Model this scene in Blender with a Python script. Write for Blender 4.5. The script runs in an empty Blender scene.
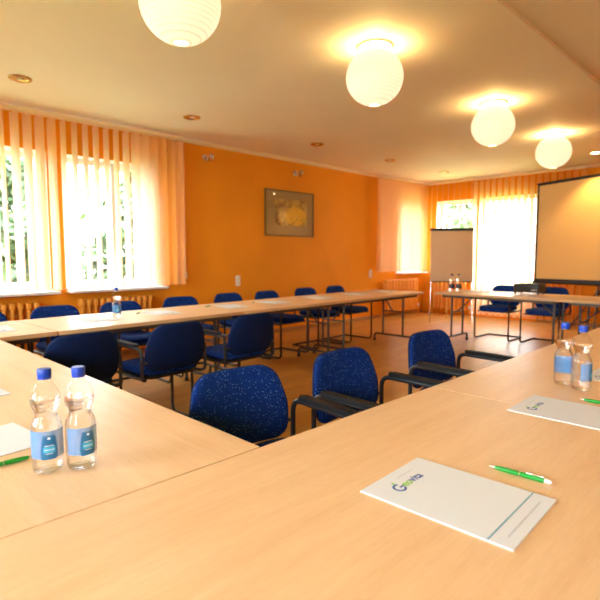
import bpy, bmesh, math, random
from math import pi, sin, cos, radians
from mathutils import Vector, Matrix
random.seed(7)
scene = bpy.context.scene
col = scene.collection

# ------------------------------------------------------------------ materials
def mat(name, color, rough=.5, metal=0., spec=.5, **kw):
    m = bpy.data.materials.new(name); m.use_nodes = True
    b = m.node_tree.nodes['Principled BSDF']
    b.inputs['Base Color'].default_value = (*color, 1)
    b.inputs['Roughness'].default_value = rough
    b.inputs['Metallic'].default_value = metal
    b.inputs['Specular IOR Level'].default_value = spec
    for k, v in kw.items(): b.inputs[k].default_value = v
    return m

def nt(m): return m.node_tree.nodes, m.node_tree.links, m.node_tree.nodes['Principled BSDF']

def ramp(n, stops):
    r = n.new('ShaderNodeValToRGB'); e = r.color_ramp.elements
    while len(e) < len(stops): e.new(.5)
    for el, (p, c) in zip(e, stops): el.position = p; el.color = (*c, 1)
    return r

def coords(n, l, scale=(1, 1, 1), kind='Object', rot=(0, 0, 0)):
    t = n.new('ShaderNodeTexCoord'); mp = n.new('ShaderNodeMapping')
    mp.inputs['Scale'].default_value = scale; mp.inputs['Rotation'].default_value = rot
    l.new(t.outputs[kind], mp.inputs['Vector']); return mp.outputs['Vector']

def noise(n, l, vec, scale, detail=4, rough=.55):
    t = n.new('ShaderNodeTexNoise'); t.inputs['Scale'].default_value = scale
    t.inputs['Detail'].default_value = detail; t.inputs['Roughness'].default_value = rough
    l.new(vec, t.inputs['Vector']); return t.outputs['Fac']

def wall_mat(name, c, var=.05, rough=.75):
    m = mat(name, c, rough, spec=.25); n, l, b = nt(m)
    v = coords(n, l)
    f = noise(n, l, v, 1.3, 3)
    r = ramp(n, [(.3, tuple(x*(1-var) for x in c)), (.7, tuple(min(1, x*(1+var)) for x in c))])
    l.new(f, r.inputs['Fac']); l.new(r.outputs['Color'], b.inputs['Base Color'])
    bp = n.new('ShaderNodeBump'); bp.inputs['Strength'].default_value = .08; bp.inputs['Distance'].default_value = .002
    l.new(noise(n, l, v, 180, 2), bp.inputs['Height']); l.new(bp.outputs['Normal'], b.inputs['Normal'])
    return m

def wood_mat(name, c1, c2, rough, sx=1.2, sy=16, coat=0.):
    m = mat(name, c1, rough, spec=.35); n, l, b = nt(m)
    v = coords(n, l, (sx, sy, sy))
    f = noise(n, l, v, 1.6, 6, .6)
    r = ramp(n, [(.32, c1), (.68, c2)])
    l.new(f, r.inputs['Fac'])
    v2 = coords(n, l, (sx*7, sy*7, 40))
    f2 = noise(n, l, v2, 3, 2)
    mx = n.new('ShaderNodeMix'); mx.data_type = 'RGBA'; mx.blend_type = 'MULTIPLY'; mx.inputs['Factor'].default_value = .16
    r2 = ramp(n, [(.35, (.72, .6, .5)), (.6, (1, 1, 1))]); l.new(f2, r2.inputs['Fac'])
    l.new(r.outputs['Color'], mx.inputs['A']); l.new(r2.outputs['Color'], mx.inputs['B'])
    l.new(mx.outputs['Result'], b.inputs['Base Color'])
    b.inputs['Coat Weight'].default_value = coat; b.inputs['Coat Roughness'].default_value = .2
    return m

M = {}
M['orange'] = wall_mat('orange wall paint', (.80, .29, .008))
M['white'] = wall_mat('white ceiling paint', (.89, .80, .69), .02)
M['soffit'] = wall_mat('ceiling beam paint', (.89, .80, .69), .02)
M['cove'] = wall_mat('cream moulding', (.82, .66, .42), .02, .5)
M['radiator'] = mat('orange radiator enamel', (.85, .36, .04), .35)
M['beech'] = wood_mat('beech laminate', (.78, .51, .27), (.85, .595, .34), .42, 1.0, 12, .08)
M['edge'] = wood_mat('beech edge band', (.62, .38, .17), (.70, .44, .21), .45, 1.0, 12)
M['tube'] = mat('dark grey tube metal', (.085, .075, .065), .38, .55)
M['apron'] = mat('brown grey apron metal', (.10, .075, .05), .5, .3)
M['black'] = mat('black tube lacquer', (.012, .012, .014), .35)
M['armpad'] = mat('black arm rubber', (.010, .009, .009), .7, spec=.2)
M['plastic'] = mat('black plastic', (.018, .017, .016), .42)
M['darkgrey'] = mat('dark grey plastic', (.03, .028, .026), .7, spec=.25)
M['lens'] = mat('projector lens glass', (.02, .02, .03), .05, 0, .8)
M['chrome'] = mat('brushed chrome', (.75, .72, .66), .25, 1.)
M['brass'] = mat('brushed brass', (.62, .44, .20), .18, 1.)
M['whiteplastic'] = mat('white plastic', (.82, .80, .75), .4)
M['frame_white'] = mat('white window frame', (.85, .85, .83), .4)
M['sill'] = mat('white sill stone', (.82, .80, .77), .3)
M['paper'] = mat('white paper', (.74, .785, .83), .7, spec=.2)
M['card'] = mat('grey cardboard', (.45, .42, .38), .8)
M['ink_blue'] = mat('blue ink', (.03, .10, .40), .6)
M['ink_green'] = mat('green ink', (.22, .58, .06), .6)
M['ink_teal'] = mat('teal ink', (.06, .36, .52), .6)
M['ink_grey'] = mat('grey ink', (.50, .53, .58), .6)
M['pen'] = mat('green pen plastic', (.006, .27, .022), .3)
M['pen_grip'] = mat('dark green pen grip', (.008, .20, .02), .45)
M['cap'] = mat('blue bottle cap', (.004, .05, .42), .4)
M['cap_navy'] = mat('navy bottle cap', (.01, .012, .05), .35)
M['label_light'] = mat('pale blue label', (.08, .29, .62), .4, Alpha=.7)
M['label_dark'] = mat('dark blue badge', (.008, .15, .34), .4)
M['label_navy'] = mat('navy label', (.01, .018, .045), .4)
M['label_cyan'] = mat('cyan print', (.05, .42, .66), .4)
M['label_white'] = mat('white print', (.85, .9, .95), .4)
M['board'] = mat('flipchart board', (.74, .52, .29), .6)  # the tan includes warm lamplight at the far end of the room
M['screen'] = mat('projection fabric with lamplight tint', (.76, .50, .19), .85, spec=.2)  # white screen; the warm lamplight on it is mixed into this base colour
M['mountboard'] = mat('cream mount board', (.40, .27, .09), .6)
M['picframe'] = mat('thin dark gold picture frame', (.20, .13, .04), .4, .4)
M['bark'] = mat('tree bark', (.12, .085, .06), .9)
M['lawn'] = wall_mat('outdoor lawn', (.16, .28, .07), .3, .9)

def floor_mat():
    m = mat('oak laminate planks', (.5, .28, .09), .32, spec=.25); n, l, b = nt(m)
    v = coords(n, l)
    br = n.new('ShaderNodeTexBrick'); br.inputs['Scale'].default_value = 1
    br.inputs['Brick Width'].default_value = 1.25; br.inputs['Row Height'].default_value = .19
    br.inputs['Mortar Size'].default_value = .0025; br.inputs['Color1'].default_value = (.43, .20, .040, 1)
    br.inputs['Color2'].default_value = (.54, .27, .060, 1); br.inputs['Mortar'].default_value = (.25, .12, .03, 1)
    br.offset = .37; l.new(v, br.inputs['Vector'])
    f = noise(n, l, coords(n, l, (1.2, 14, 1)), 2, 6, .6)
    r = ramp(n, [(.3, (.72, .66, .6)), (.7, (1.1, 1.1, 1.1))]); l.new(f, r.inputs['Fac'])
    mx = n.new('ShaderNodeMix'); mx.data_type = 'RGBA'; mx.blend_type = 'MULTIPLY'; mx.inputs['Factor'].default_value = .8
    l.new(br.outputs['Color'], mx.inputs['A']); l.new(r.outputs['Color'], mx.inputs['B'])
    l.new(mx.outputs['Result'], b.inputs['Base Color'])
    return m
M['floor'] = floor_mat()

def fabric_mat(name, base, speck, thr, nscale):
    m = mat(name, base, .85, spec=.15); n, l, b = nt(m)
    v = coords(n, l)
    vo = n.new('ShaderNodeTexVoronoi'); vo.inputs['Scale'].default_value = 120; vo.inputs['Randomness'].default_value = 1
    l.new(v, vo.inputs['Vector'])
    lt = n.new('ShaderNodeMath'); lt.operation = 'LESS_THAN'; lt.inputs[1].default_value = thr
    l.new(vo.outputs['Distance'], lt.inputs[0])
    sep = n.new('ShaderNodeSeparateColor'); l.new(vo.outputs['Color'], sep.inputs[0])
    g = n.new('ShaderNodeMath'); g.operation = 'GREATER_THAN'; g.inputs[1].default_value = .45
    l.new(sep.outputs[0], g.inputs[0])
    mu = n.new('ShaderNodeMath'); mu.operation = 'MULTIPLY'; l.new(lt.outputs[0], mu.inputs[0]); l.new(g.outputs[0], mu.inputs[1])
    f = noise(n, l, v, nscale, 3)
    r = ramp(n, [(.3, tuple(x*.8 for x in base)), (.7, tuple(x*1.2 for x in base))]); l.new(f, r.inputs['Fac'])
    mx = n.new('ShaderNodeMix'); mx.data_type = 'RGBA'
    l.new(mu.outputs[0], mx.inputs['Factor']); l.new(r.outputs['Color'], mx.inputs['A']); mx.inputs['B'].default_value = (*speck, 1)
    l.new(mx.outputs['Result'], b.inputs['Base Color'])
    b.inputs['Sheen Weight'].default_value = .0
    return m
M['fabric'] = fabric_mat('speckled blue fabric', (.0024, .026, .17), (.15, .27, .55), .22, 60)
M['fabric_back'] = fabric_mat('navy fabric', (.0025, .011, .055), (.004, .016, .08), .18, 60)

def slat_mat(name, cd, ct, fac=.5):
    m = bpy.data.materials.new(name); m.use_nodes = True
    n, l = m.node_tree.nodes, m.node_tree.links
    n.remove(n['Principled BSDF']); out = n['Material Output']
    d = n.new('ShaderNodeBsdfDiffuse'); t = n.new('ShaderNodeBsdfTranslucent')
    d.inputs['Color'].default_value = (*cd, 1); t.inputs['Color'].default_value = (*ct, 1)
    mx = n.new('ShaderNodeMixShader'); mx.inputs['Fac'].default_value = fac
    l.new(d.outputs[0], mx.inputs[1]); l.new(t.outputs[0], mx.inputs[2]); l.new(mx.outputs[0], out.inputs['Surface'])
    return m
M['slat'] = slat_mat('blind fabric with warm light tint', (.84, .34, .06), (.98, .91, .80), .62)  # cream slats; warm room light is tinted into the diffuse colour
M['slat_warm_light'] = slat_mat('blind fabric with stronger warm light tint', (.84, .36, .06), (.97, .80, .56))  # cream slats too, with more of the warm light put into both colours

def pane_mat(name, fac=.06):
    m = bpy.data.materials.new(name); m.use_nodes = True
    n, l = m.node_tree.nodes, m.node_tree.links
    n.remove(n['Principled BSDF']); out = n['Material Output']
    t = n.new('ShaderNodeBsdfTransparent'); g = n.new('ShaderNodeBsdfGlossy'); g.inputs['Roughness'].default_value = .02
    fr = n.new('ShaderNodeFresnel'); ge = n.new('ShaderNodeNewGeometry')
    io = n.new('ShaderNodeMapRange'); io.inputs['To Min'].default_value = 1.45; io.inputs['To Max'].default_value = 1/1.45
    l.new(ge.outputs['Backfacing'], io.inputs['Value']); l.new(io.outputs[0], fr.inputs['IOR'])
    mx = n.new('ShaderNodeMixShader'); l.new(fr.outputs[0], mx.inputs['Fac'])
    l.new(t.outputs[0], mx.inputs[1]); l.new(g.outputs[0], mx.inputs[2]); l.new(mx.outputs[0], out.inputs['Surface'])
    return m
M['pane'] = pane_mat('clear window glass')

def glass_mat(name, color, ior, rough=0.):
    m = bpy.data.materials.new(name); m.use_nodes = True
    n, l = m.node_tree.nodes, m.node_tree.links
    n.remove(n['Principled BSDF']); out = n['Material Output']
    g = n.new('ShaderNodeBsdfGlass'); g.inputs['Color'].default_value = (*color, 1); g.inputs['IOR'].default_value = ior
    g.inputs['Roughness'].default_value = rough
    t = n.new('ShaderNodeBsdfTransparent'); mx = n.new('ShaderNodeMixShader'); mx.inputs['Fac'].default_value = .5
    l.new(t.outputs[0], mx.inputs[1]); l.new(g.outputs[0], mx.inputs[2]); l.new(mx.outputs[0], out.inputs['Surface']); return m
M['water'] = glass_mat('clear water', (.98, .99, 1), 1.33)
M['pet'] = pane_mat('clear bottle plastic')

def emit_mat(name, color, s):
    m = bpy.data.materials.new(name); m.use_nodes = True
    n, l = m.node_tree.nodes, m.node_tree.links
    b = n['Principled BSDF']; b.inputs['Base Color'].default_value = (.5, .44, .33, 1)
    b.inputs['Emission Color'].default_value = (*color, 1); b.inputs['Emission Strength'].default_value = s
    return m
LANTERN = .41
def lantern_mat():
    m = emit_mat('glowing rice paper', (1, .84, .53), LANTERN); n, l, b = nt(m)
    v = coords(n, l)
    sp = n.new('ShaderNodeSeparateXYZ'); l.new(v, sp.inputs[0])
    ml = n.new('ShaderNodeMath'); ml.operation = 'MULTIPLY'; ml.inputs[1].default_value = 2*pi/.021; l.new(sp.outputs['Z'], ml.inputs[0])
    s = n.new('ShaderNodeMath'); s.operation = 'SINE'; l.new(ml.outputs[0], s.inputs[0])
    r = n.new('ShaderNodeMapRange'); r.inputs['From Min'].default_value = .75; r.inputs['From Max'].default_value = 1
    r.inputs['To Min'].default_value = LANTERN; r.inputs['To Max'].default_value = LANTERN*.55
    l.new(s.outputs[0], r.inputs['Value']); l.new(r.outputs[0], b.inputs['Emission Strength'])
    return m
M['lantern'] = lantern_mat()
M['lamp_on'] = emit_mat('lit reflector lamp', (1, .78, .4), 14)
M['lamp_off'] = mat('frosted lamp glass', (.75, .66, .5), .3)

def leaf_mat(name, c1, c2):
    m = mat(name, c1, .6); n, l, b = nt(m)
    f = noise(n, l, coords(n, l), 6, 2); r = ramp(n, [(.35, c1), (.65, c2)]); l.new(f, r.inputs['Fac'])
    l.new(r.outputs['Color'], b.inputs['Base Color']); b.inputs['Transmission Weight'].default_value = 0
    return m
M['leaf'] = leaf_mat('fresh leaves', (.05, .11, .04), (.11, .18, .08))
M['leaf2'] = leaf_mat('pale leaves', (.055, .115, .04), (.13, .20, .08))

def art_mat():
    m = mat('abstract watercolour', (.6, .45, .2), .7); n, l, b = nt(m)
    v = coords(n, l)
    f = noise(n, l, v, 5.5, 5); f2 = noise(n, l, coords(n, l, (1, 1, 1.6)), 9, 3)
    r = ramp(n, [(.33, (.10, .035, .02)), (.45, (.40, .24, .06)), (.56, (.62, .42, .10)), (.7, (.50, .36, .13))]); l.new(f, r.inputs['Fac'])
    # a yellow field low on the right of the sheet
    g = n.new('ShaderNodeTexGradient'); g.gradient_type = 'SPHERICAL'
    mp = n.new('ShaderNodeMapping'); t = n.new('ShaderNodeTexCoord'); l.new(t.outputs['Object'], mp.inputs['Vector'])
    mp.inputs['Scale'].default_value = (3.2, 3.2, 4.5); mp.inputs['Location'].default_value = (-.42, 0, .16)
    l.new(mp.outputs[0], g.inputs['Vector'])
    g2 = ramp(n, [(.1, (0, 0, 0)), (.4, (1, 1, 1))]); l.new(g.outputs['Fac'], g2.inputs['Fac'])
    mx = n.new('ShaderNodeMix'); mx.data_type = 'RGBA'; l.new(g2.outputs['Color'], mx.inputs['Factor'])
    l.new(r.outputs['Color'], mx.inputs['A']); mx.inputs['B'].default_value = (.80, .50, .03, 1)
    r3 = ramp(n, [(.28, (.25, .2, .2)), (.45, (1, 1, 1))]); l.new(f2, r3.inputs['Fac'])
    m2 = n.new('ShaderNodeMix'); m2.data_type = 'RGBA'; m2.blend_type = 'MULTIPLY'; m2.inputs['Factor'].default_value = .8
    l.new(mx.outputs['Result'], m2.inputs['A']); l.new(r3.outputs['Color'], m2.inputs['B'])
    l.new(m2.outputs['Result'], b.inputs['Base Color']); return m
M['art'] = art_mat()

# ------------------------------------------------------------------ mesh helpers
class MB:
    def __init__(s): s.bm = bmesh.new()
    def box(s, lo, hi, bevel=0, seg=2, rot=None, pivot=None):
        g = bmesh.ops.create_cube(s.bm, size=1); vs = g['verts']
        c = (Vector(lo)+Vector(hi))/2; d = Vector(hi)-Vector(lo)
        for v in vs: v.co = Vector((v.co.x*d.x, v.co.y*d.y, v.co.z*d.z)) + c
        if bevel:
            es = {e for v in vs for e in v.link_edges}
            r = bmesh.ops.bevel(s.bm, geom=list(es), offset=bevel, segments=seg, affect='EDGES', profile=.5)
            vs = r['verts']
        if rot is not None:
            p = Vector(pivot) if pivot is not None else c
            for v in set(vs): v.co = rot @ (v.co-p) + p
        return s
    def tube(s, pts, r, seg=10, bend=0, cap=True):
        P = [Vector(p) for p in pts]
        if bend:
            Q = [P[0]]
            for a, b, c in zip(P, P[1:], P[2:]):
                d = min(bend, (a-b).length*.49, (c-b).length*.49)
                p, q = b+(a-b).normalized()*d, b+(c-b).normalized()*d
                for i in range(7):
                    t = i/6; Q.append(p*(1-t)**2 + b*2*t*(1-t) + q*t*t)
            Q.append(P[-1]); P = Q
        rings = []; prev = None
        for i, p in enumerate(P):
            t = (P[min(i+1, len(P)-1)]-P[max(i-1, 0)]).normalized()
            if prev is None:
                up = Vector((0, 0, 1)) if abs(t.z) < .9 else Vector((1, 0, 0))
                nrm = t.cross(up).normalized()
            else: nrm = (prev - t*prev.dot(t)).normalized()
            prev = nrm; bn = t.cross(nrm)
            rr = r[i] if isinstance(r, (list, tuple)) else r
            rings.append([s.bm.verts.new(p+nrm*rr*cos(2*pi*k/seg)+bn*rr*sin(2*pi*k/seg)) for k in range(seg)])
        for a, b in zip(rings, rings[1:]):
            for k in range(seg): s.bm.faces.new((a[k], a[(k+1) % seg], b[(k+1) % seg], b[k]))
        if cap: s.bm.faces.new(rings[0][::-1]); s.bm.faces.new(rings[-1])
        return s
    def lathe(s, prof, seg=32, c=(0, 0, 0), mod=None, cap0=True, cap1=True):
        c = Vector(c); rings = []
        for r, z in prof:
            rings.append([s.bm.verts.new(c+Vector((r*(1+(mod(z, 2*pi*k/seg) if mod else 0))*cos(2*pi*k/seg), r*(1+(mod(z, 2*pi*k/seg) if mod else 0))*sin(2*pi*k/seg), z))) for k in range(seg)])
        for a, b in zip(rings, rings[1:]):
            for k in range(seg): s.bm.faces.new((a[k], a[(k+1) % seg], b[(k+1) % seg], b[k]))
        if cap0: s.bm.faces.new(rings[0][::-1])
        if cap1: s.bm.faces.new(rings[-1])
        return s
    def prism(s, poly, z0, z1):
        a = [s.bm.verts.new((x, y, z0)) for x, y in poly]; b = [s.bm.verts.new((x, y, z1)) for x, y in poly]
        s.bm.faces.new(a[::-1]); s.bm.faces.new(b); n = len(poly)
        for k in range(n): s.bm.faces.new((a[k], a[(k+1) % n], b[(k+1) % n], b[k]))
        return s
    def quad(s, *ps):
        s.bm.faces.new([s.bm.verts.new(p) for p in ps]); return s
    def surf(s, fn, nu, nv, closed_u=False):
        g = [[s.bm.verts.new(fn(i/nu, j/nv)) for i in range(nu+(0 if closed_u else 1))] for j in range(nv+1)]
        w = len(g[0])
        for j in range(nv):
            for i in range(w if closed_u else w-1):
                s.bm.faces.new((g[j][i], g[j][(i+1) % w], g[j+1][(i+1) % w], g[j+1][i]))
        return s
    def xf(s, mtx): bmesh.ops.transform(s.bm, matrix=mtx, verts=s.bm.verts[:]); return s
    def build(s, name, m, parent=None, smooth=True, flat_angle=35, fix=True):
        me = bpy.data.meshes.new(name)
        if fix: bmesh.ops.recalc_face_normals(s.bm, faces=s.bm.faces[:])
        s.bm.to_mesh(me); s.bm.free(); me.materials.append(M[m] if isinstance(m, str) else m)
        if smooth:
            for p in me.polygons: p.use_smooth = True
            try: me.set_sharp_from_angle(angle=radians(flat_angle))
            except Exception: pass
        o = bpy.data.objects.new(name, me); col.objects.link(o)
        if parent: o.parent = parent
        return o

def tag(o, label=None, cat=None, group=None, kind=None):
    if label: o['label'] = label
    if cat: o['category'] = cat
    if group: o['group'] = group
    if kind: o['kind'] = kind
    return o
def thing(name, label, cat, loc=(0, 0, 0), rz=0., group=None):
    o = bpy.data.objects.new(name, None); col.objects.link(o); o.empty_display_size = .1
    o.location = loc; o.rotation_euler = (0, 0, rz); return tag(o, label, cat, group)
def struct(o): o['kind'] = 'structure'; return o
def kids(o): return [c for c in bpy.data.objects if c.parent == o]
def dup(src, label, loc, rz, group=None):
    r = src.copy(); col.objects.link(r); r.location = loc; r.rotation_euler = (0, 0, rz); r['label'] = label
    if group: r['group'] = group
    for ch in kids(src):
        c = ch.copy(); col.objects.link(c); c.parent = r
        for g in kids(ch):
            d = g.copy(); col.objects.link(d); d.parent = c
    return r

def rrect(w, d, r, n=6):
    pts = []
    for cx, cy, a0 in ((w/2-r, d/2-r, 0), (-w/2+r, d/2-r, 90), (-w/2+r, -d/2+r, 180), (w/2-r, -d/2+r, 270)):
        for k in range(n+1):
            a = radians(a0+90*k/n); pts.append((cx+r*cos(a), cy+r*sin(a)))
    return pts

# ------------------------------------------------------------------ room shell
W, F, C = 5.82, 9.58, 2.73          # window wall plane, far wall plane, ceiling height
XB, YN = -2.2, -2.6                 # unseen walls behind the camera
TH = .36
def holes_wall(axis, plane, out, a0, a1, holes, z0=0, z1=C+.028):
    """solid wall made of blocks around its openings; axis: the wall runs along x or y"""
    mb = MB()
    def blk(u0, u1, w0, w1):
        if u1-u0 < 1e-4 or w1-w0 < 1e-4: return
        p, q = sorted((plane, out))
        if axis == 'x': mb.box((u0, p, w0), (u1, q, w1))
        else: mb.box((p, u0, w0), (q, u1, w1))
    u = a0
    for h0, h1, b, t in sorted(holes):
        blk(u, h0, z0, z1); blk(h0, h1, z0, b); blk(h0, h1, t, z1); u = h1
    blk(u, a1, z0, z1)
    return mb
LW = [(-.95, .30, .83, 2.33), (.72, 1.97, .83, 2.33), (2.15, 3.27, .83, 2.33), (8.58, 9.46, .87, 2.33)]
FW = [(4.66, 5.52, .87, 2.33), (3.48, 4.58, .06, 2.33)]
BW_FILL = [(-1.9, .3, .85, 2.35), (1.5, 3.5, .85, 2.35)]  # added windows in the unseen back wall, letting in fill daylight
NW = []
struct(holes_wall('x', W, W+TH, XB, F, LW).build('wall_left', 'orange', smooth=False))
struct(holes_wall('y', F, F+TH, YN, W+TH, FW).build('wall_far', 'orange', smooth=False))
struct(holes_wall('y', XB, XB-TH, YN, W+TH, BW_FILL).build('wall_back', 'orange', smooth=False))
struct(holes_wall('x', YN, YN-TH, XB-TH, F+TH, NW).build('wall_near', 'orange', smooth=False))
struct(MB().box((XB-TH, YN-TH, -.12), (F+TH, W+TH, 0)).build('floor', 'floor', smooth=False))
struct(MB().box((XB-TH, YN-TH, C+.028), (F+TH, W+TH, C+.2)).build('ceiling', 'white', smooth=False))
struct(MB().box((XB, 1.385, C), (F, W, C+.028), .004).build('trim_1', 'soffit', smooth=False))
# cream cove between wall and ceiling, baseboards
mb = MB()
mb.prism([(0, 0), (-.045, 0), (-.04, -.012), (-.012, -.04), (0, -.045)], XB, F)
mb.xf(Matrix(((0, 0, 1, 0), (1, 0, 0, W), (0, 1, 0, C), (0, 0, 0, 1))))
struct(mb.build('trim_2', 'cove'))
mb = MB().prism([(0, 0), (-.045, 0), (-.04, -.012), (-.012, -.04), (0, -.045)], 1.385, W-.045)
mb.xf(Matrix(((1, 0, 0, F), (0, 0, 1, 0), (0, 1, 0, C), (0, 0, 0, 1))))
struct(mb.build('trim_3', 'cove'))
M['base'] = wood_mat('wood baseboard', (.40, .20, .06), (.48, .25, .08), .4)
struct(MB().box((XB, W-.016, 0), (F-.016, W, .06), .004).build('baseboard_left', 'base', smooth=False))
struct(MB().box((F-.016, YN, 0), (F, 3.42, .06), .004).build('baseboard_far', 'base', smooth=False))

def window(n, axis, plane, sgn, h, mullions=(), sill=True, door=False, inset=.17):
    """white casement in an opening; frame and pane set back in the reveal"""
    a, b, z0, z1 = h; fw = .065
    root = bpy.data.objects.new(n, None); col.objects.link(root); struct(root)
    p0, p1 = plane+sgn*inset, plane+sgn*(inset+.07)
    def bx(mb, u0, u1, w0, w1, q0=p0, q1=p1, bev=.006):
        lo, hi = sorted((q0, q1))
        if axis == 'x': mb.box((u0, lo, w0), (u1, hi, w1), bev)
        else: mb.box((lo, u0, w0), (hi, u1, w1), bev)
    fr = MB()
    bx(fr, a, a+fw, z0, z1); bx(fr, b-fw, b, z0, z1); bx(fr, a+fw, b-fw, z1-fw, z1); bx(fr, a+fw, b-fw, z0, z0+(.09 if not door else .55))
    for m_ in mullions: bx(fr, m_-.045, m_+.045, z0+.09, z1-fw)
    struct(fr.build('window_frame', 'frame_white', root, smooth=False))
    g = MB(); bx(g, a+fw-.005, b-fw+.005, z0+.07, z1-fw+.005, plane+sgn*(inset+.034), plane+sgn*(inset+.038), 0)
    struct(g.build('window_glass', 'pane', root, smooth=False))
    # pale reveal lining
    rv = MB()
    bx(rv, a, a+.006, z0, z1, plane+sgn*.002, p0, 0); bx(rv, b-.006, b, z0, z1, plane+sgn*.002, p0, 0); bx(rv, a+.006, b-.006, z1-.006, z1, plane+sgn*.002, p0, 0)
    struct(rv.build('window_reveal', 'frame_white', root, smooth=False))
    if sill:
        s = MB(); bx(s, a-.03, b+.03, z0-.03, z0+.002, plane-sgn*.20, plane-sgn*.001, .008)
        bx(s, a, b, z0-.03, z0+.002, plane-sgn*.002, p0, .002)
        struct(s.build('window_sill', 'sill', root, smooth=False))
    return root
window('window_1', 'x', W, 1, LW[0], (-.33,))
window('window_2', 'x', W, 1, LW[1], (1.50,))
window('window_3', 'x', W, 1, LW[2], (2.80,))
window('window_4', 'x', W, 1, LW[3], (9.05,))
window('window_5', 'y', F, 1, FW[0], sill=False)
window('door_1', 'y', F, 1, FW[1], sill=False, door=True)
window('fill_window_1', 'y', XB, -1, BW_FILL[0], (-.8,), sill=False)
window('fill_window_2', 'y', XB, -1, BW_FILL[1], (2.5,), sill=False)
# sill under the far window on the far wall
# ------------------------------------------------------------------ vertical blinds
def blind(label, axis, plane, u0, u1, zb, zt, ang, pitch=.118, sw=.127, group=None, weight=None, vary=.04, fabric='slat'):
    root = thing('vertical_blind', label, 'blind', (u0, plane, zb) if axis == 'x' else (plane, u0, zb))
    o = Vector(root.location)
    def loc(u, off, z): return Vector((u, plane+off, z))-o if axis == 'x' else Vector((plane+off, u, z))-o
    r = MB(); lo, hi = loc(u0-.03, -.02, zt), loc(u1+.03, .02, zt+.035)
    r.box([min(a, b) for a, b in zip(lo, hi)], [max(a, b) for a, b in zip(lo, hi)], .004)
    r.build('head_rail', 'cove', root, smooth=False)
    s = MB(); n = int(round((u1-u0)/pitch)); 
    for i in range(n+1):
        u = u0+(u1-u0)*i/n
        a = radians(ang(u) if callable(ang) else ang)+random.uniform(-vary, vary)
        du, do = cos(a)*sw/2, sin(a)*sw/2
        bow = .006
        cols = []
        for z in (zb, zt-.02):
            row = []
            for k in range(5):
                t = k/4*2-1; bo = bow*(1-t*t)
                row.append(s.bm.verts.new(loc(u+du*t-sin(a)*bo, do*t+cos(a)*bo, z)))
            cols.append(row)
        for k in range(4): s.bm.faces.new((cols[0][k], cols[0][k+1], cols[1][k+1], cols[1][k]))
        # stem from the rail
        s.box([min(x, y) for x, y in zip(loc(u-.006, -.006, zt-.021), loc(u+.006, .006, zt))], [max(x, y) for x, y in zip(loc(u-.006, -.006, zt-.021), loc(u+.006, .006, zt))])
    sl = s.build('slat_curtain', fabric, root)
    ch = MB()
    for t in (zb+.006,):
        ch.tube([loc(u0, 0, t), loc(u1, 0, t)], .0022, 6)
    ch.build('bead_chain', 'whiteplastic', root)
    if weight:
        u, zw = weight
        c = MB().tube([loc(u, 0, zt), loc(u, 0, zw)], .002, 6); c.tube([loc(u+.012, 0, zt), loc(u+.012, 0, zw)], .002, 6)
        c.build('pull_cord', 'whiteplastic', root)
        w_ = MB(); a, b = loc(u-.006, -.012, zw-.085), loc(u+.02, .012, zw)
        w_.box([min(x, y) for x, y in zip(a, b)], [max(x, y) for x, y in zip(a, b)], .004); w_.build('cord_weight', 'whiteplastic', root)
    return root
def slat_angle(u):
    # slats near the right jamb of each window hang more closed
    if 1.62 < u < 1.98: return -66
    if u > 2.74: return -84+min(1, (u-2.74)/.25)*24
    return -85
blind('long pale vertical blind in front of the two left windows', 'x', W-.16, -1.3, 3.50, .845, 2.665, slat_angle, weight=(3.56, 1.0))
blind('vertical blind over the radiator in the far left corner', 'x', W-.16, 7.80, 9.36, .90, 2.665, -80, weight=None, fabric='slat_warm_light')
blind('open warm-tinted vertical blind above the flipchart on the far wall', 'y', F-.13, 4.68, 5.56, .90, 2.665, 62, pitch=.122, fabric='slat_warm_light')
blind('long white vertical blind covering the glass door on the far wall', 'y', F-.13, 2.70, 4.60, .05, 2.665, 28, fabric='slat_warm_light')

# ------------------------------------------------------------------ radiators
def radiator(label, axis, plane, u0, u1, z0, z1, n, depth=.11, off=.06):
    root = thing('radiator', label, 'radiator', ((u0+u1)/2, plane-off-depth/2, 0) if axis == 'x' else (plane-off-depth/2, (u0+u1)/2, 0))
    L = u1-u0; p = L/n
    mb = MB()
    for i in range(n):
        x = -L/2+p*(i+.5)
        for dy in (-depth*.3, depth*.3):
            mb.tube([(x, dy, z0+.02), (x, dy, z1-.02)], p*.24, 8)
        mb.box((x-p*.34, -depth/2, z1-.075), (x+p*.34, depth/2, z1), p*.2, 3)
        mb.box((x-p*.34, -depth/2, z0), (x+p*.34, depth/2, z0+.075), p*.2, 3)
    if axis == 'y': mb.xf(Matrix.Rotation(-pi/2, 4, 'Z'))
    mb.build('radiator_body', 'radiator', root)
    for sg in (-1, 1):
        pp = MB().tube([(sg*L/2, 0, z0+.04), (sg*(L/2+.07), 0, z0+.04), (sg*(L/2+.07), 0, .002)], .010, 8, .02)
        br = MB().box((sg*L*.3-.012, depth*.3, z1-.16), (sg*L*.3+.012, depth/2+off-.004, z1-.13))
        if axis == 'y': pp.xf(Matrix.Rotation(-pi/2, 4, 'Z')); br.xf(Matrix.Rotation(-pi/2, 4, 'Z'))
        pp.build('pipe', 'radiator', root); br.build('wall_bracket', 'radiator', root, smooth=False)
    v = MB().lathe([(.016, 0), (.02, .01), (.02, .05), (.014, .06)], 14)
    v.xf(Matrix.Translation((L/2+.07, 0, z0+.05)))
    if axis == 'y': v.xf(Matrix.Rotation(-pi/2, 4, 'Z'))
    v.build('valve', 'whiteplastic', root)
    return root
radiator('orange ribbed radiator under the leftmost window', 'x', W, .72, 1.80, .10, .725, 14)
radiator('orange ribbed radiator under the second window from the left', 'x', W, 2.20, 3.10, .10, .725, 12)
radiator('orange ribbed radiator below the blind in the far left corner', 'x', W, 8.02, 9.18, .10, .74, 11)
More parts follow.
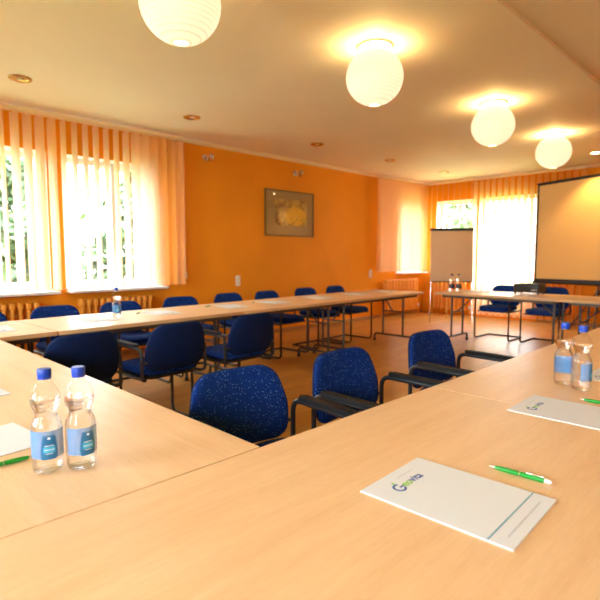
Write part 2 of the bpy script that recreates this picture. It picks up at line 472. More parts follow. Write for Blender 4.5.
radiator('orange ribbed radiator behind the flipchart on the far wall', 'y', F, 4.74, 5.48, .10, .68, 8, off=.065)

# ------------------------------------------------------------------ tables
def make_table(L, D=.8, top=.72):
    root = thing('folding_table', 'x', 'table')
    t = MB().prism(rrect(L-.002, D-.002, .004, 3), top-.026, top); t.build('tabletop', 'beech', root, flat_angle=30)
    e = MB()
    P = rrect(L-.001, D-.001, .0045, 3); n = len(P)
    for z in ((top-.027, top-.0008),):
        a = [e.bm.verts.new((x, y, z[0])) for x, y in P]; b = [e.bm.verts.new((x, y, z[1])) for x, y in P]
        for k in range(n): e.bm.faces.new((a[k], a[(k+1) % n], b[(k+1) % n], b[k]))
    e.build('edge_band', 'edge', root)
    a = MB(); ax, ay = L/2-.10, D/2-.06
    for s in (-1, 1): a.box((-ax, s*ay-.012, top-.062), (ax, s*ay+.012, top-.026))
    for s in (-1, 1): a.box((s*ax-.012, -ay+.012, top-.062), (s*ax+.012, ay-.012, top-.026))
    a.build('apron', 'apron', root, smooth=False)
    for s in (-1, 1):
        x = s*(L/2-.14); l = MB(); hw, ft = .16, .30
        for y in (-hw, hw): l.tube([(x, y, top-.03), (x, y, .105)], .0135, 10)
        l.tube([(x, -ft, .012), (x, -ft, .105), (x, ft, .105), (x, ft, .012)], .0145, 10, .05)
        l.build('leg_frame', 'tube', root)
        b = MB(); b.tube([(x, 0, .44), (x-s*.26, 0, top-.035)], .009, 8); b.tube([(x, -hw, .44), (x, hw, .44)], .009, 8)
        b.build('folding_brace', 'tube', root)
        for y in (-ft, ft):
            c = MB().lathe([(.018, 0), (.020, .004), (.019, .03), (.0155, .034)], 14, (x, y, 0)); c.build('foot_cap', 'black', root)
    return root
proto = make_table(1.6)
proto['group'] = 'folding tables of the horseshoe'
TG = 'folding tables of the horseshoe'
tabs = [
 ('beech folding table filling the foreground, holding the sharp notepad with logo', (.88, .573, 0), 0),
 ('second foreground beech table to the right, under the pair of bottles at right', (2.482, .573, 0), 0),
 ('third beech table of the near row, cut by the right photo edge', (4.084, .573, 0), 0),
 ('beech table at left holding the two front water bottles', (.43, 1.776, 0), pi/2),
 ('beech table at left edge between bottle table and window row', (.028, 2.978, 0), 0),
]
th = .036
def rowpos(x): return 3.825+(x-.84)*th
def rowpt(x, dy=0):
    return (x-dy*sin(th), rowpos(x)+dy*cos(th))
for i, xc in enumerate((5.185, 3.582, 1.980, .374)):
    lab = ['beech table at the far end of the long window-side row', 'beech table third from left in the long window-side row',
           'beech table of the window-side row behind the three armchairs', 'beech table at the left start of the window-side row with single bottle'][i]
    tabs.append((lab, (*rowpt(xc), 0), th))
tabs += [
 ('beech table across the far end carrying the projector and two bottles', (6.50, 2.72, -.004), pi/2),
 ('beech table right of the projector table, in front of the screen', (6.50, 1.118, -.004), pi/2),
]
for i, (lab, loc, rz) in enumerate(tabs):
    o = proto if i == 0 else dup(proto, lab, loc, rz)
    o.location = loc; o.rotation_euler.z = rz; o['label'] = lab
TOP = .72

# ------------------------------------------------------------------ chairs (face -Y)
def make_chair():
    root = thing('visitor_chair', 'x', 'chair')
    f = MB(); w = .248; r = .0115
    for s in (-1, 1):
        f.tube([(s*w, .245, r), (s*w, -.225, r), (s*w, -.225, .615), (s*w, .205, .615), (s*w, .205, .415), (s*(w-.03), .20, .405), (s*(w-.03), -.19, .405)], r, 10, .055)
    f.tube([(-w, .245, r), (w, .245, r)], r, 10)
    for y in (-.14, .14): f.tube([(-w+.03, y, .405), (w-.03, y, .405)], .009, 8)
    f.build('frame', 'black', root)
    for s in (-1, 1):
        a = MB().prism([(s*w+x, y-.02) for x, y in rrect(.043, .36, .019)], .624, .643)
        bmesh.ops.bevel(a.bm, geom=[e for e in a.bm.edges if abs(e.verts[0].co.z-e.verts[1].co.z) < 1e-5], offset=.007, segments=2, affect='EDGES')
        a.build('armrest', 'armpad', root)
    # seat cushion: superellipse plan, waterfall front
    def seat(u, v):
        a = 2*pi*u; e = 2/5
        ca, sa = cos(a), sin(a)
        x = math.copysign(abs(ca)**e, ca)*.222; y = math.copysign(abs(sa)**e, sa)*.225
        ph = (v-.5)*pi; k = max(0., cos(ph))**.35; zz = sin(ph)
        x *= k; y *= k
        return (x, y-.015, .45+.036*math.copysign(abs(zz)**.7, zz) - (.018*max(0, (-y-.12)/.1)**2 if y < -.12 else 0))
    MB().surf(seat, 40, 14, True).build('seat', 'fabric', root, flat_angle=60)
    MB().prism([(x, y-.015) for x, y in rrect(.40, .40, .06)], .402, .416).build('seat_pan', 'black', root)
    # back cushion: trapezoid with rounded top, bowed around the sitter
    z0, z1 = .465, .765
    def half(z):
        t = (z-z0)/(z1-z0)
        wv = .212+.018*sin(min(1, t/.45)*pi/2) if t < .45 else .230-.050*((t-.45)/.55)**1.4
        rt, rb = .055, .055
        d = z1-z
        if d < rt: wv -= .060*(1-math.sqrt(max(0, 1-((rt-d)/rt)**2)))
        d = z-z0
        if d < rb: wv -= .06*(1-math.sqrt(max(0, 1-((rb-d)/rb)**2)))
        return max(wv, .01)
    def yc(x, z): return .235+.16*(z-.47)-.62*x*x
    def panel(side):
        def fn(u, v):
            tv = .5-.5*cos(pi*v); z = z0+(z1-z0)*tv
            s_ = sin((u-.5)*pi); x = half(z)*s_
            ed = (1-abs(s_)**6)*(1-abs(2*tv-1)**8); th_ = .006+.020*max(0, ed)**.6
            return (x, yc(x, z)+side*th_, z + (.006*(1-(x/.23)**2) if v > .5 else 0)*tv)
        return fn
    b = MB(); N, V = 22, 18
    b.surf(panel(-1), N, V); 
    fr = b.build('backrest', 'fabric', root, flat_angle=60)
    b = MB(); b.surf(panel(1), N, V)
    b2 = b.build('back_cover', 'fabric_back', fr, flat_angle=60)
    e = MB()
    rim = [(i/N, 0) for i in range(N)]+[(1, j/V) for j in range(V)]+[(1-i/N, 1) for i in range(N)]+[(0, 1-j/V) for j in range(V)]
    p1, p2 = panel(-1), panel(1)
    va = [e.bm.verts.new(p1(*q)) for q in rim]; vb = [e.bm.verts.new(p2(*q)) for q in rim]; n = len(rim)
    for k in range(n): e.bm.faces.new((va[k], va[(k+1) % n], vb[(k+1) % n], vb[k]))
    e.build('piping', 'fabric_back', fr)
    for s in (-1, 1):
        k = MB(); k.tube([(s*w, .205, .525), (s*.232, .218, .525), (s*.195, .226, .525)], .008, 8, .01)
        k.build('back_bracket', 'black', root)
    return root
chair = make_chair()
CH = []
def put_chair(lab, x, y, rz, group, z=0):
    o = chair if not CH else dup(chair, lab, (x, y, z), rz, group)
    o.location = (x, y, z); o.rotation_euler.z = rz; o['label'] = lab; o['group'] = group; CH.append(o)
g1 = 'speckled blue armchairs along the near tables'
put_chair('speckled blue armchair nearest the camera, at the table corner', 1.185, 1.30, radians(-4), g1)
put_chair('speckled blue armchair in the middle of the front three', 1.80, 1.26, radians(0), g1)
put_chair('speckled blue armchair farthest right of the front three', 2.60, 1.28, radians(-3), g1)
g2 = 'armchairs seen from behind at the window-side row'
put_chair('navy armchair seen from behind, leftmost, behind the front bottles', 1.14, 3.18, pi+radians(3), g2)
put_chair('navy armchair seen from behind, middle of three at window-side row', 1.77, 3.18, pi+radians(2), g2)
put_chair('navy armchair seen from behind, rightmost of three at window-side row', 2.46, 3.22, pi+radians(2), g2)
g3 = 'chairs on the wall side of the long row'
ords = ['navy chair at the left photo edge, in front of the leftmost radiator', 'navy chair on the wall side, left of the lone bottle on the row', 'navy chair on the wall side, just right of the lone bottle on the row',
        'navy chair on the wall side, fourth from the left photo edge', 'navy chair on the wall side, directly below the left wall spotlight', 'navy chair on the wall side, below left edge of the picture',
        'navy chair on the wall side, directly below the picture', 'navy chair on the wall side, nearest the far end of the row']
for lab, x, y, a in zip(ords, (1.0, 1.61, 2.20, 2.91, 3.60, 4.18, 4.94, 5.60), (4.40, 4.42, 4.40, 4.50, 4.54, 4.50, 4.58, 4.60), (0, 2, 0, -3, 2, 4, 0, 3)):
    put_chair(lab, x, y, radians(a), g3)
g4 = 'chairs behind the projector table'
put_chair('dark blue chair behind the far table, left of the projector', 7.24, 3.12, radians(-90), g4)
put_chair('dark blue chair behind the projector in front of the screen', 7.27, 2.47, radians(-90), g4)

# ------------------------------------------------------------------ notepads
def text_mesh(body, size, name, m, parent, loc, rz=0, align='CENTER', ext=.0001, shear=0, bold=0.):
    c = bpy.data.curves.new(name, 'FONT'); c.body = body; c.size = size; c.align_x = align; c.extrude = ext; c.shear = shear; c.offset = bold
    c.resolution_u = 3
    t = bpy.data.objects.new(name, c); col.objects.link(t)
    bpy.context.view_layer.update()
    me = bpy.data.meshes.new_from_object(t); bpy.data.objects.remove(t)
    me.materials.clear(); me.materials.append(M[m])
    o = bpy.data.objects.new(name, me); col.objects.link(o); o.parent = parent; o.location = loc; o.rotation_euler = (0, 0, rz)
    return o
PW, PL, PH = .240, .317, .0032
def make_pad():
    root = thing('notepad', 'x', 'notepad')
    MB().box((-PW/2, -PL/2, 0), (PW/2, PL/2, .0016)).build('backing_card', 'card', root, smooth=False)
    p = MB().box((-PW/2, -PL/2, .0016), (PW/2, PL/2, PH)); p.build('paper_block', 'paper', root, smooth=False)
    z = PH+.0003
    y = PL/2-.058
    # letterhead: big ring-like G with a leaf dot, then the rest of the word
    g = MB(); R0, R1, n = .0105, .0155, 22
    pts_o = []; pts_i = []
    for k in range(n+1):
        a = radians(50+290*k/n)
        pts_o.append((R1*cos(a), R1*sin(a))); pts_i.append((R0*cos(a), R0*sin(a)))
    g.prism([(x-.052, yy+y+.004) for x, yy in pts_o+pts_i[::-1]], z-.0002, z+.0001)
    g.prism([(x-.052, yy+y+.004) for x, yy in ((.002, -.002), (.0155, -.002), (.0155, .0025), (.002, .0025))], z-.0002, z+.0001)
    lg = g.build('logo_ring', 'ink_blue', root, smooth=False); lg['label'] = 'blue ring letter of the printed logo'
    d = MB().prism([(-.046+.0035*cos(a*pi/6), y+.0235+.0055*sin(a*pi/6)) for a in range(12)], z-.0002, z+.0001)
    d.build('logo_leaf', 'ink_green', root, smooth=False)
    text_mesh('eo',   .031, 'logo_word', 'ink_green', root, (-.0365, y-.004, z), 0, 'LEFT', bold=.0004)
    text_mesh('vita',   .031, 'logo_word', 'ink_blue', root, (-.0055, y-.004, z), 0, 'LEFT', bold=.0004)
    s = MB().box((-.018, y+.032, z-.0002), (.048, y+.0335, z+.0001)); s.build('logo_tagline', 'ink_grey', root, smooth=False)
    s = MB().box((-PW/2, -PL/2+.044, z-.0002), (PW/2, -PL/2+.0465, z+.0001)); s.build('footer_line', 'ink_teal', root, smooth=False)
    s = MB(); x = -.085
    while x < .085:
        w_ = random.uniform(.006, .02); s.box((x, -PL/2+.020, z-.0002), (min(x+w_, .087), -PL/2+.0225, z+.0001)); x += w_+.003
    s.build('footer_text', 'ink_grey', root, smooth=False)
    return root
pad = make_pad(); PD = []
def put_pad(lab, x, y, rz, z=TOP, blank=False):
    o = pad if not PD else dup(pad, lab, (x, y, z), rz)
    o.location = (x, y, z); o.rotation_euler.z = rz; o['label'] = lab; o['group'] = 'white notepads on the tables'; PD.append(o)
    if blank:
        for c in kids(o):
            if c.name.split('.')[0] not in ('backing_card', 'paper_block'): bpy.data.objects.remove(c)
put_pad('white notepad with blue and green logo in the foreground', .940, .479, radians(2.2))
put_pad('white notepad in front of the right pair of bottles', 1.715, .490, radians(1))
put_pad('white notepad cut by the right photo edge behind bottles', 2.345, .455, radians(-3))
put_pad('blank white notepad cut by the left photo edge beside the front bottles', .285, 1.497, radians(-88+5), blank=True)
put_pad('white notepad of which only a corner shows above left pen', .352, 2.10, radians(-86), blank=True)
yy = lambda x, d: rowpt(x, d)
for lab, x, y, a in [
    ('white notepad at left photo edge on the window-side row', .90, 3.82, 176), ('white notepad on the row, left of the lone bottle', 1.635, 3.88, 174),
    ('white notepad on the row, right of the lone bottle', 2.23, 3.93, 176), ('white notepad on the row in front of fourth wall-side chair', 2.985, 3.93, 172),
    ('white notepad on the row above the rightmost rear-view armchair', 3.56, 3.96, 175), ('white notepad on the row below the picture', 4.31, 3.99, 177),
    ('white notepad on the far third of the row, under right picture edge', 5.05, 4.03, 175), ('white notepad at the far end of the window-side row', 5.72, 4.04, 176)]:
    put_pad(lab, x, y, radians(a))
put_pad('white sheet pad on the far table left of the projector', 6.62, 3.08, radians(88), TOP-.004)

# ------------------------------------------------------------------ pens (along +Y, tip at +Y)
def make_pen():
    root = thing('ballpoint_pen', 'x', 'pen'); R = Matrix.Rotation(-pi/2, 4, 'X')
    def lt(prof, name, m, par=root):
        o = MB().lathe(prof, 16); o.xf(Matrix.Translation((0, 0, .0058)) @ R); return o.build(name, m, par)
    lt([(.0046, -.052), (.0056, -.048), (.0058, -.01), (.0052, 0)], 'barrel', 'pen')
    lt([(.0054, .0), (.0054, .002)], 'ring_band', 'chrome')
    lt([(.0054, .002), (.0058, .02), (.0055, .04), (.0040, .056)], 'grip', 'pen')
    lt([(.0036, .056), (.0028, .060), (.0008, .069)], 'tip', 'chrome')
    lt([(.0034, -.066), (.0044, -.064), (.0046, -.053), (.0046, -.052)], 'push_button', 'whiteplastic')
    c = MB().box((-.0022, -.050, .0112), (.0022, -.014, .0135), .0008); c.build('clip', 'chrome', root)
    return root
pen = make_pen(); PN = []
def put_pen(lab, x, y, rz, z=TOP):
    o = pen if not PN else dup(pen, lab, (x, y, z), rz)
    o.location = (x, y, z); o.rotation_euler.z = rz; o['label'] = lab; o['group'] = 'green ballpoint pens'; PN.append(o)
put_pen('green ballpoint pen lying right of the foreground notepad', 1.130, .424, radians(4))
put_pen('green ballpoint pen in front of the right pair of bottles', 1.886, .446, radians(2))
put_pen('green ballpoint pen at left photo edge beside front bottles', .318, 1.318, radians(-92))
for lab, (px, py), a in zip(['green pen on the row left of the lone bottle', 'green pen on the row right of the lone bottle', 'green pen on the row behind middle rear-view armchair',
        'green pen on the row above the rightmost rear-view armchair', 'green pen on the row below left edge of picture', 'green pen on the row below the right picture edge', 'green pen at the far end of the window-side row'],
        [(1.43, 3.98), (2.05, 4.01), (2.80, 4.06), (3.37, 4.06), (4.09, 4.08), (4.835, 4.12), (5.52, 4.147)], (160, 140, 120, 130, 135, 130, 125)):
    put_pen(lab, px, py, radians(a))

# ------------------------------------------------------------------ bottles
prof = [(.0300, .0), (.0355, .004), (.0375, .014), (.0378, .030), (.0382, .034), (.0382, .104), (.0375, .110), (.0345, .119), (.0295, .128), (.0272, .135), (.0285, .142),
        (.0330, .150), (.0362, .158), (.0372, .167), (.0358, .177), (.0305, .189), (.0225, .200), (.0158, .208), (.0138, .213), (.0135, .2165), (.0160, .217), (.0160, .2195), (.0130, .220)]
def petal(z, a):
    if z < .034: return .05*cos(5*a)*max(0, 1-z/.034)
    if .034 < z < .104: return 0
    return .012*cos(10*a) if .105 < z < .155 else 0
def make_bottle(label_mats, cap_m):
    root = thing('water_bottle', 'x', 'bottle')
    b = MB().lathe(prof+[(.0125, .2285)], 40, mod=petal); sh = b.build('bottle_body', 'pet', root, flat_angle=80)
    lvl = .168
    wp = [(r-.0012, max(z, .0012)) for r, z in prof if z < lvl]+[(.0365, lvl)]
    w_ = MB().lathe(wp, 40, mod=petal); w_.build('water', 'water', root, flat_angle=60)
    c = MB().lathe([(.0163, .2205), (.0163, .224), (.0168, .226), (.0168, .2375), (.0155, .240), (.004, .2404)], 40, mod=lambda z, a: .015*cos(20*a) if z < .238 else 0)
    c.build('cap', cap_m, root, flat_angle=50)
    r = MB().lathe([(.0163, .2165), (.0163, .2200)], 32); r.build('neck_ring', cap_m, root)
    la = MB(); R = .0386
    def arc(mb, a0, a1, z0, z1, R, n=14):
        mb.surf(lambda u, v: (R*cos(a0+(a1-a0)*u), R*sin(a0+(a1-a0)*u), (z0 if not callable(z0) else z0(u))*(1-v)+(z1 if not callable(z1) else z1(u))*v), n, 3)
    arc(la, radians(-82), radians(82), .038, .102, R, 30)
    lo = la.build('label_band', label_mats[0], root)
    bd = MB()
    def hexa(u, v):
        z = .036+.056*v; wdt = .36+.20*min(1, (1-abs(v-.32)/.68)) ; a = (u-.5)*2*wdt
        return (.0390*cos(a), .0390*sin(a), z)
    bd.surf(hexa, 12, 10); bo = bd.build('label_badge', label_mats[1], lo)
    st = MB()
    arc(st, -.36, .36, .052, .066, .0393, 10); st.build('badge_stripe', label_mats[2], lo)
    st = MB(); arc(st, -.28, .28, .0675, .0688, .0393, 8); arc(st, -.22, .22, .0490, .0500, .0393, 8); arc(st, -.30, .30, .0580, .0594, .0395, 8); arc(st, -.08, .08, .083, .0875, .0393, 4)
    st.build('badge_print', 'label_white', lo)
    return root
LMATS = ('label_light', 'label_dark', 'label_cyan')
bot = make_bottle(LMATS, 'cap'); bt2 = make_bottle(('label_navy', 'label_navy', 'label_navy'), 'cap_navy')
def facecam(x, y, off=0): return math.atan2(-y, -x)+radians(off)
BG = 'blue capped water bottles'
first = True
for lab, x, y, off in [('left one of the two front water bottles beside the left pen', .388, 1.220, 6), ('right one of the two front water bottles', .452, 1.186, 26),
                       ('left one of the water bottle pair on the right table', 2.090, .636, 170), ('right one of the water bottle pair on the right table', 2.046, .560, 78),
                       ('lone water bottle standing on the window-side row', 1.81, 3.90, 10)]:
    o = bot if first else dup(bot, lab, (x, y, TOP), 0); first = False
    o.location = (x, y, TOP); o.rotation_euler.z = facecam(x, y, off); o['label'] = lab; o['group'] = BG
    o.scale = (.9, .9, 1)
for i, (lab, x, y) in enumerate([('left dark-capped bottle at the far table end', 6.50, 3.475), ('right dark-capped bottle at the far table end', 6.55, 3.40)]):
    o = bt2 if i == 0 else dup(bt2, lab, (x, y, 0), 0)
    o.location = (x, y, TOP-.004); o.rotation_euler.z = facecam(x, y); o['label'] = lab; o['group'] = 'dark-capped bottles'

# ------------------------------------------------------------------ projector on the far table
pj = thing('projector', 'black projector standing on the far table before the screen', 'projector', (6.735, 2.50, TOP-.004), radians(90))
b = MB().box((-.16, -.13, .025), (.16, .13, .130), .014, 3); b.build('housing', 'plastic', pj)
MB().box((-.150, -.120, .1295), (.150, .120, .133), .002).build('top_cover', 'darkgrey', pj)
for x in (-.14, .14):
    for y in (-.1, .1): MB().lathe([(.012, 0), (.012, .026)], 14, (x, y, 0)).build('foot', 'plastic', pj)
v = MB()
for i in range(9): v.box((-.06+.012*i, .129, .04), (-.054+.012*i, .133, .10))
v.build('vent_grille', 'darkgrey', pj, smooth=False)
p = MB()
for x in (-.14, -.115, -.09): p.box((x, .129, .05), (x+.018, .132, .065))
p.build('socket_panel', 'chrome', pj, smooth=False)
l = MB().lathe([(.040, 0), (.042, .012), (.036, .016), (.030, .008)], 24); l.xf(Matrix.Translation((.09, -.125, .072)) @ Matrix.Rotation(pi/2, 4, 'X')); l.build('lens_ring', 'darkgrey', pj)
l = MB().lathe([(.030, 0), (.022, .006), (.010, .008)], 24); l.xf(Matrix.Translation((.09, -.130, .072)) @ Matrix.Rotation(pi/2, 4, 'X')); l.build('lens', 'lens', pj)
l = MB()
for i in range(4): l.box((-.02+i*.02, -.02, .1325), (-.008+i*.02, -.008, .135), .002)
l.build('button', 'whiteplastic', pj)

# ------------------------------------------------------------------ projection screen on a tripod
sx, sy0, sy1 = 8.72, 3.17, 1.28
sc_ = thing('projection_screen', 'tripod projection screen with black border behind the far table', 'screen', (sx, (sy0+sy1)/2, 0))
hw = (sy0-sy1)/2; zt0, zt1, zb = 2.375, 2.505, .785
def zt(t): return zt0+(zt1-zt0)*t            # top edge rises to the right
bd = .028
f = MB()
f.surf(lambda u, v: (.0, hw-bd-(2*hw-2*bd)*u, (zb+.045)*(1-v)+(zt(u)-bd)*v), 12, 12)
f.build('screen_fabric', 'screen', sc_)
f = MB()
def strip(a, b, c, d):
    f.quad((-.002, *a), (-.002, *b), (-.002, *c), (-.002, *d)); f.quad((.002, *a), (.002, *b), (.002, *c), (.002, *d))
strip((hw, zb), (hw-bd, zb), (hw-bd, zt0), (hw, zt0)); strip((-hw, zb), (-hw+bd, zb), (-hw+bd, zt1), (-hw, zt1))
strip((hw, zb), (-hw, zb), (-hw, zb+.045), (hw, zb+.045)); strip((hw, zt0-bd), (-hw, zt1-bd), (-hw, zt1), (hw, zt0))
f.build('black_border', 'black', sc_, smooth=False)
MB().tube([(0, hw+.015, zt0+.006), (0, -hw-.015, zt1+.006)], .012, 10).build('top_bar', 'black', sc_)
MB().box((-.025, -hw-.03, zb-.035), (.025, hw+.03, zb+.004), .01).build('roller_case', 'black', sc_)
MB().tube([(.06, 0, .30), (.06, 0, 2.51)], .0135, 12).build('pole', 'black', sc_)
MB().tube([(.06, 0, 2.50), (.03, 0, 2.515), (0, 0, 2.48), (0, 0, 2.445)], .007, 8, .02).build('hanging_hook', 'black', sc_)
MB().box((.026, -.03, .74), (.09, .03, .80), .008).build('case_clamp', 'black', sc_)
for a in (100, 220, 340):
    dx, dy = cos(radians(a+90)), sin(radians(a+90))
    l = MB().tube([(.06+dx*.02, dy*.02, .64), (.06+dx*.47, dy*.47, .012)], .010, 10)
    l.tube([(.06+dx*.02, dy*.02, .32), (.06+dx*.25, dy*.25, .325)], .006, 8); l.build('tripod_leg', 'black', sc_)
    MB().lathe([(.016, 0), (.017, .02), (.011, .03)], 12, (.06+dx*.47, dy*.47, 0)).build('foot_cap', 'black', sc_)
MB().lathe([(.024, .60), (.026, .61), (.026, .67), (.02, .68)], 14, (.06, 0, 0)).build('leg_collar', 'black', sc_)

# ------------------------------------------------------------------ flipchart
A, B = Vector((8.03, 4.72)), Vector((8.47, 4.13)); mid = (A+B)/2; d = (B-A); rz = math.atan2(d.y, d.x)
fc = thing('flipchart_easel', 'warm-tinted flipchart board on three thin legs before the far window', 'flipchart', (mid.x, mid.y, 0), rz)
wd = d.length/2
tilt = Matrix.Rotation(radians(-6), 4, 'X')
pv = Matrix.Translation((0, 0, .74)) @ tilt @ Matrix.Translation((0, 0, -.74))
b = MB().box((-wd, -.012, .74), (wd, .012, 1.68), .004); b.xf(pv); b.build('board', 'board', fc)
b = MB().box((-wd-.01, -.028, 1.655), (wd+.01, .016, 1.70), .006); b.xf(pv); b.build('clamp_bar', 'darkgrey', fc)
b = MB().box((-wd+.03, -.05, .735), (wd-.03, .0, .75), .003); b.xf(pv); b.build('pen_tray', 'darkgrey', fc)
for s in (-1, 1):
    l = MB().tube([(s*(wd-.03), .118, 1.60), (s*(wd-.03)+s*.03, -.07, .01)], .009, 10); l.build('leg', 'chrome', fc)
l = MB().tube([(0, .118, 1.58), (0, .52, .01)], .009, 10); l.build('leg', 'chrome', fc)

# ------------------------------------------------------------------ framed picture
px0, px1, pz0, pz1 = 5.06, 6.12, 1.515, 2.225
pc = thing('framed_picture', 'framed abstract yellow and brown watercolour on the orange wall', 'picture', ((px0+px1)/2, W, (pz0+pz1)/2))
w2, h2 = (px1-px0)/2, (pz1-pz0)/2
f = MB(); t = .018
f.box((-w2, -.03, -h2), (-w2+t, -.001, h2)); f.box((w2-t, -.03, -h2), (w2, -.001, h2)); f.box((-w2+t, -.03, h2-t), (w2-t, -.001, h2)); f.box((-w2+t, -.03, -h2), (w2-t, -.001, -h2+t))
f.build('frame', 'picframe', pc, smooth=False)
MB().box((-w2+t, -.016, -h2+t), (w2-t, -.002, h2-t)).build('mount', 'mountboard', pc, smooth=False)
MB().box((-w2*.62, -.019, -h2*.52), (w2*.72, -.0162, h2*.62)).build('artwork', 'art', pc, smooth=False)
MB().box((-w2+t, -.025, -h2+t), (w2-t, -.023, h2-t)).build('cover_glass', 'pane', pc, smooth=False)

# ------------------------------------------------------------------ wall spots, sockets
def wall_spot(label, x, z):
    r = thing('wall_spotlight', label, 'spotlight', (x, W, z))
    q = MB().lathe([(.045, 0), (.045, .012), (.03, .018)], 20); q.xf(Matrix.Rotation(pi/2, 4, 'X')); q.build('base_plate', 'chrome', r)
    MB().tube([(0, -.015, 0), (0, -.06, .01), (.02, -.09, .01)], .008, 8, .02).build('arm', 'chrome', r)
    h = MB().lathe([(.022, -.05), (.030, -.04), (.036, .05), (.030, .045), (.02, -.02)], 20, cap1=True)
    h.xf(Matrix.Translation((.035, -.10, .0)) @ Matrix.Rotation(radians(60), 4, 'Z') @ Matrix.Rotation(radians(115), 4, 'Y')); h.build('lamp_head', 'chrome', r)
    h = MB().lathe([(.026, .03), (.02, .04), (.006, .044)], 16)
    h.xf(Matrix.Translation((.035, -.10, .0)) @ Matrix.Rotation(radians(60), 4, 'Z') @ Matrix.Rotation(radians(115), 4, 'Y')); h.build('bulb', 'darkgrey', r)
    return r
wall_spot('small chrome spotlight on the orange wall left of the picture', 4.00, 2.53)
wall_spot('small chrome spotlight on the orange wall above the picture', 5.71, 2.51)
def socket(label, x, z):
    r = thing('wall_socket', label, 'socket', (x, W, z))
    MB().box((-.04, -.012, -.075), (.04, -.0005, .075), .004).build('face_plate', 'whiteplastic', r)
    for dz in (-.035, .035):
        q = MB().lathe([(.020, 0), (.020, .003), (.017, .0032)], 20); q.xf(Matrix.Translation((0, -.0118, dz)) @ Matrix.Rotation(pi/2, 4, 'X')); q.build('outlet', 'cove', r)
socket('white double wall socket on the orange wall above the row, left of picture', 4.54, .845)
socket('white double wall socket on the orange wall beside the far left blind', 7.72, .86)

# ------------------------------------------------------------------ ceiling lamps
LAN = []
def make_lantern():
    r = thing('paper_lantern', 'x', 'lamp')
    R, H = .207, .197; pr = []
    n = 48
    for i in range(n+1):
        a = -pi/2+pi*i/n; rr = R*cos(a); z = H*sin(a)
        if rr < .03 and z < 0: continue
        if rr < .098 and z > 0: continue
        pr.append((rr+.0012*cos(z*2*pi/.021), z-.222))
    sh = MB().lathe(pr, 48, cap0=False, cap1=False); sh.build('paper_shade', 'lantern', r, flat_angle=80)
    MB().lathe([(.02, -.006), (.118, -.012), (.124, -.004), (.124, 0)], 36, (0, 0, 0)).build('ceiling_plate', 'whiteplastic', r)
    k = MB()
    for s in range(3):
        a = 2*pi*s/3; k.tube([(.03*cos(a), .03*sin(a), -.006), (.099*cos(a), .099*sin(a), -.048)], .0022, 6)
    k.build('wire_hanger', 'chrome', r)
    MB().lathe([(.010, -.030), (.016, -.026), (.02, -.012), (.014, -.006)], 16).build('lamp_holder', 'whiteplastic', r)
    return r
lan = make_lantern()
labs = ['paper globe lantern cut by the top photo edge, nearest', 'second nearest paper globe lantern, fully in view at top centre', 'third paper globe lantern, above the projector',
        'farthest paper globe lantern, just above the projection screen']
for i, (x, y) in enumerate(((1.485, 2.355), (3.07, 2.297), (5.02, 2.285), (6.82, 2.31))):
    o = lan if i == 0 else dup(lan, labs[i], (x, y, C), 0)
    o.location = (x, y, C); o['label'] = labs[i]; o['group'] = 'paper globe lanterns along the ceiling'
    L = bpy.data.lights.new('lantern_bulb', 'POINT'); L.energy = 7.5; L.color = (1, .62, .20); L.shadow_soft_size = .02
    lo = bpy.data.objects.new('lantern_bulb', L); col.objects.link(lo); lo.parent = o; lo.location = (0, 0, -.062)
def downlight(label, x, y, on):
    r = thing('downlight', label, 'lamp', (x, y, C), 0, 'recessed round ceiling downlights')
    MB().lathe([(.060, 0), (.092, 0), (.094, -.006), (.088, -.012), (.070, -.012), (.060, -.004)], 36, cap0=False, cap1=False).build('trim_ring', 'brass', r)
    MB().lathe([(.071, -.010), (.055, -.003), (.030, -.0015), (.005, -.001)], 28, cap0=False).build('reflector', 'brass', r)
    if not on:
        MB().lathe([(.03, -.0015), (.026, -.009), (.008, -.012)], 20).build('bulb', 'lamp_off', r)
    else:
        MB().lathe([(.068, -.004), (.05, -.012), (.01, -.0135)], 24).build('bulb', 'lamp_on', r)
        L = bpy.data.lights.new('downlight_lamp', 'SPOT'); L.energy = 60; L.color = (1, .62, .24); L.spot_size = radians(95); L.spot_blend = .6; L.shadow_soft_size = .05
        lo = bpy.data.objects.new('downlight_lamp', L); col.objects.link(lo); lo.parent = r; lo.location = (0, 0, -.02)
for lab, x, y, on in [('brass downlight above the leftmost window, nearest', 1.458, 4.846, False), ('brass downlight above the right end of the window blind', 3.178, 4.852, False),
                      ('brass downlight above the wall right of the picture', 5.135, 4.801, False), ('brass downlight near the far left corner blind', 6.807, 4.77, False),
                      ('brass downlight above the flipchart', 8.474, 4.748, False), ('lit downlight at the right photo edge above the screen', 8.45, 2.27, True)]:
    downlight(lab, x, y, on)

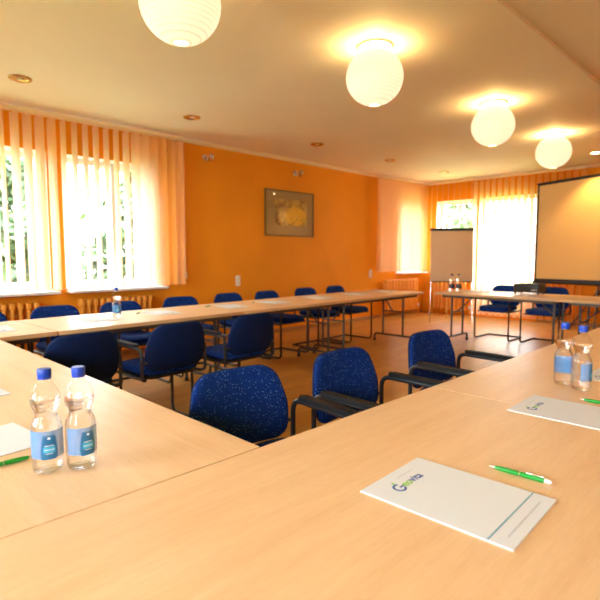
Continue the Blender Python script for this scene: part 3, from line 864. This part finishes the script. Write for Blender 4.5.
# ------------------------------------------------------------------ outdoors
struct(MB().box((-22, -22, -.6), (36, 36, -.5)).build('ground', 'lawn', smooth=False))
def tree(label, x, y, h, r, m, n):
    t = thing('tree', label, 'tree', (x, y, -.5), 0, 'trees outside the windows')
    tr = MB().tube([(0, 0, 0), (.05, .03, h*.35), (-.04, .05, h*.7)], [.16, .12, .05], 10)
    for k in range(5):
        a = k*1.3; tr.tube([(.03, .02, h*(.3+.07*k)), (r*.6*cos(a), r*.6*sin(a), h*(.5+.08*k))], [.05, .015], 6)
    tr.build('trunk', 'bark', t)
    c = MB()
    cl = [(Vector((random.uniform(-r*.8, r*.8), random.uniform(-r*.8, r*.8), random.uniform(h*.14, h*.95))), random.uniform(.35, .7)) for _ in range(34)]
    for _ in range(n):
        p, s = random.choice(cl); q = p+Vector((random.gauss(0, s*.6), random.gauss(0, s*.6), random.gauss(0, s*.5)))
        q.x = max(-r, min(r, q.x)); q.y = max(-r, min(r, q.y))
        u = Vector((random.gauss(0, 1), random.gauss(0, 1), random.gauss(0, 1))).normalized(); w_ = u.orthogonal().normalized(); k = random.uniform(.08, .17)
        c.quad(q-u*k, q+w_*k*.55, q+u*k, q-w_*k*.55)
    c.build('foliage', m, t, smooth=False, fix=False)
tree('leafy tree outside the leftmost window', 2.2, 10.2, 4.4, 1.45, 'leaf', 7500)
tree('leafy tree outside the second window from the left', 5.75, 10.8, 4.6, 1.5, 'leaf2', 7500)
tree('leafy tree outside the small far window behind the flipchart', 15.5, 8.2, 5.0, 1.5, 'leaf2', 2600)

# ------------------------------------------------------------------ daylight
w = bpy.data.worlds.new('overcast sky'); scene.world = w; w.use_nodes = True
bg = w.node_tree.nodes['Background']; bg.inputs['Color'].default_value = (.82, .93, 1, 1); bg.inputs['Strength'].default_value = 11.0
def portal(loc, rot, sx_, sy_):
    L = bpy.data.lights.new('daylight_portal', 'AREA'); L.shape = 'RECTANGLE'; L.size = sx_; L.size_y = sy_; L.cycles.is_portal = True
    o = bpy.data.objects.new('daylight_portal', L); col.objects.link(o); o.location = loc; o.rotation_euler = rot
for a, b, z0, z1 in LW: portal(((a+b)/2, W+TH-.02, (z0+z1)/2), (radians(-90), 0, 0), b-a, z1-z0)
for a, b, z0, z1 in FW: portal((F+TH-.02, (a+b)/2, (z0+z1)/2), (radians(90), 0, radians(90)), b-a, z1-z0)
for a, b, z0, z1 in BW_FILL: portal((XB-TH+.02, (a+b)/2, (z0+z1)/2), (radians(90), 0, radians(-90)), b-a, z1-z0)
for a, b, z0, z1 in NW: portal(((a+b)/2, YN-TH+.02, (z0+z1)/2), (radians(90), 0, 0), b-a, z1-z0)

# ------------------------------------------------------------------ camera
f_px = 502.5; hy = 255.; v1x = 804.
pitch = math.atan((300-hy)/f_px)
up = Vector((0, f_px, 300-hy)).normalized()
d1 = Vector((v1x-300, 300-hy, -f_px)).normalized(); X = (d1-up*d1.dot(up)).normalized(); Y = up.cross(X)
R = Matrix((X, Y, up))
cam = bpy.data.cameras.new('camera'); co = bpy.data.objects.new('camera', cam); col.objects.link(co)
co.matrix_world = Matrix.Translation((0, 0, 1.22)) @ R.to_4x4()
cam.sensor_width = 36; cam.sensor_fit = 'HORIZONTAL'; cam.lens = 36*f_px/600; cam.clip_start = .02
cam.dof.use_dof = True; cam.dof.focus_distance = 1.75; cam.dof.aperture_fstop = 4.0
scene.camera = co

vs = scene.view_settings
vs.view_transform = 'Standard'; vs.look = 'None'; vs.gamma = 1; vs.use_curve_mapping = False; vs.exposure = 1.37
cy = scene.cycles
cy.use_denoising = True; cy.max_bounces = 10; cy.diffuse_bounces = 6; cy.glossy_bounces = 4; cy.transmission_bounces = 10; cy.transparent_max_bounces = 16
cy.sample_clamp_indirect = 8; cy.caustics_refractive = True; cy.caustics_reflective = False
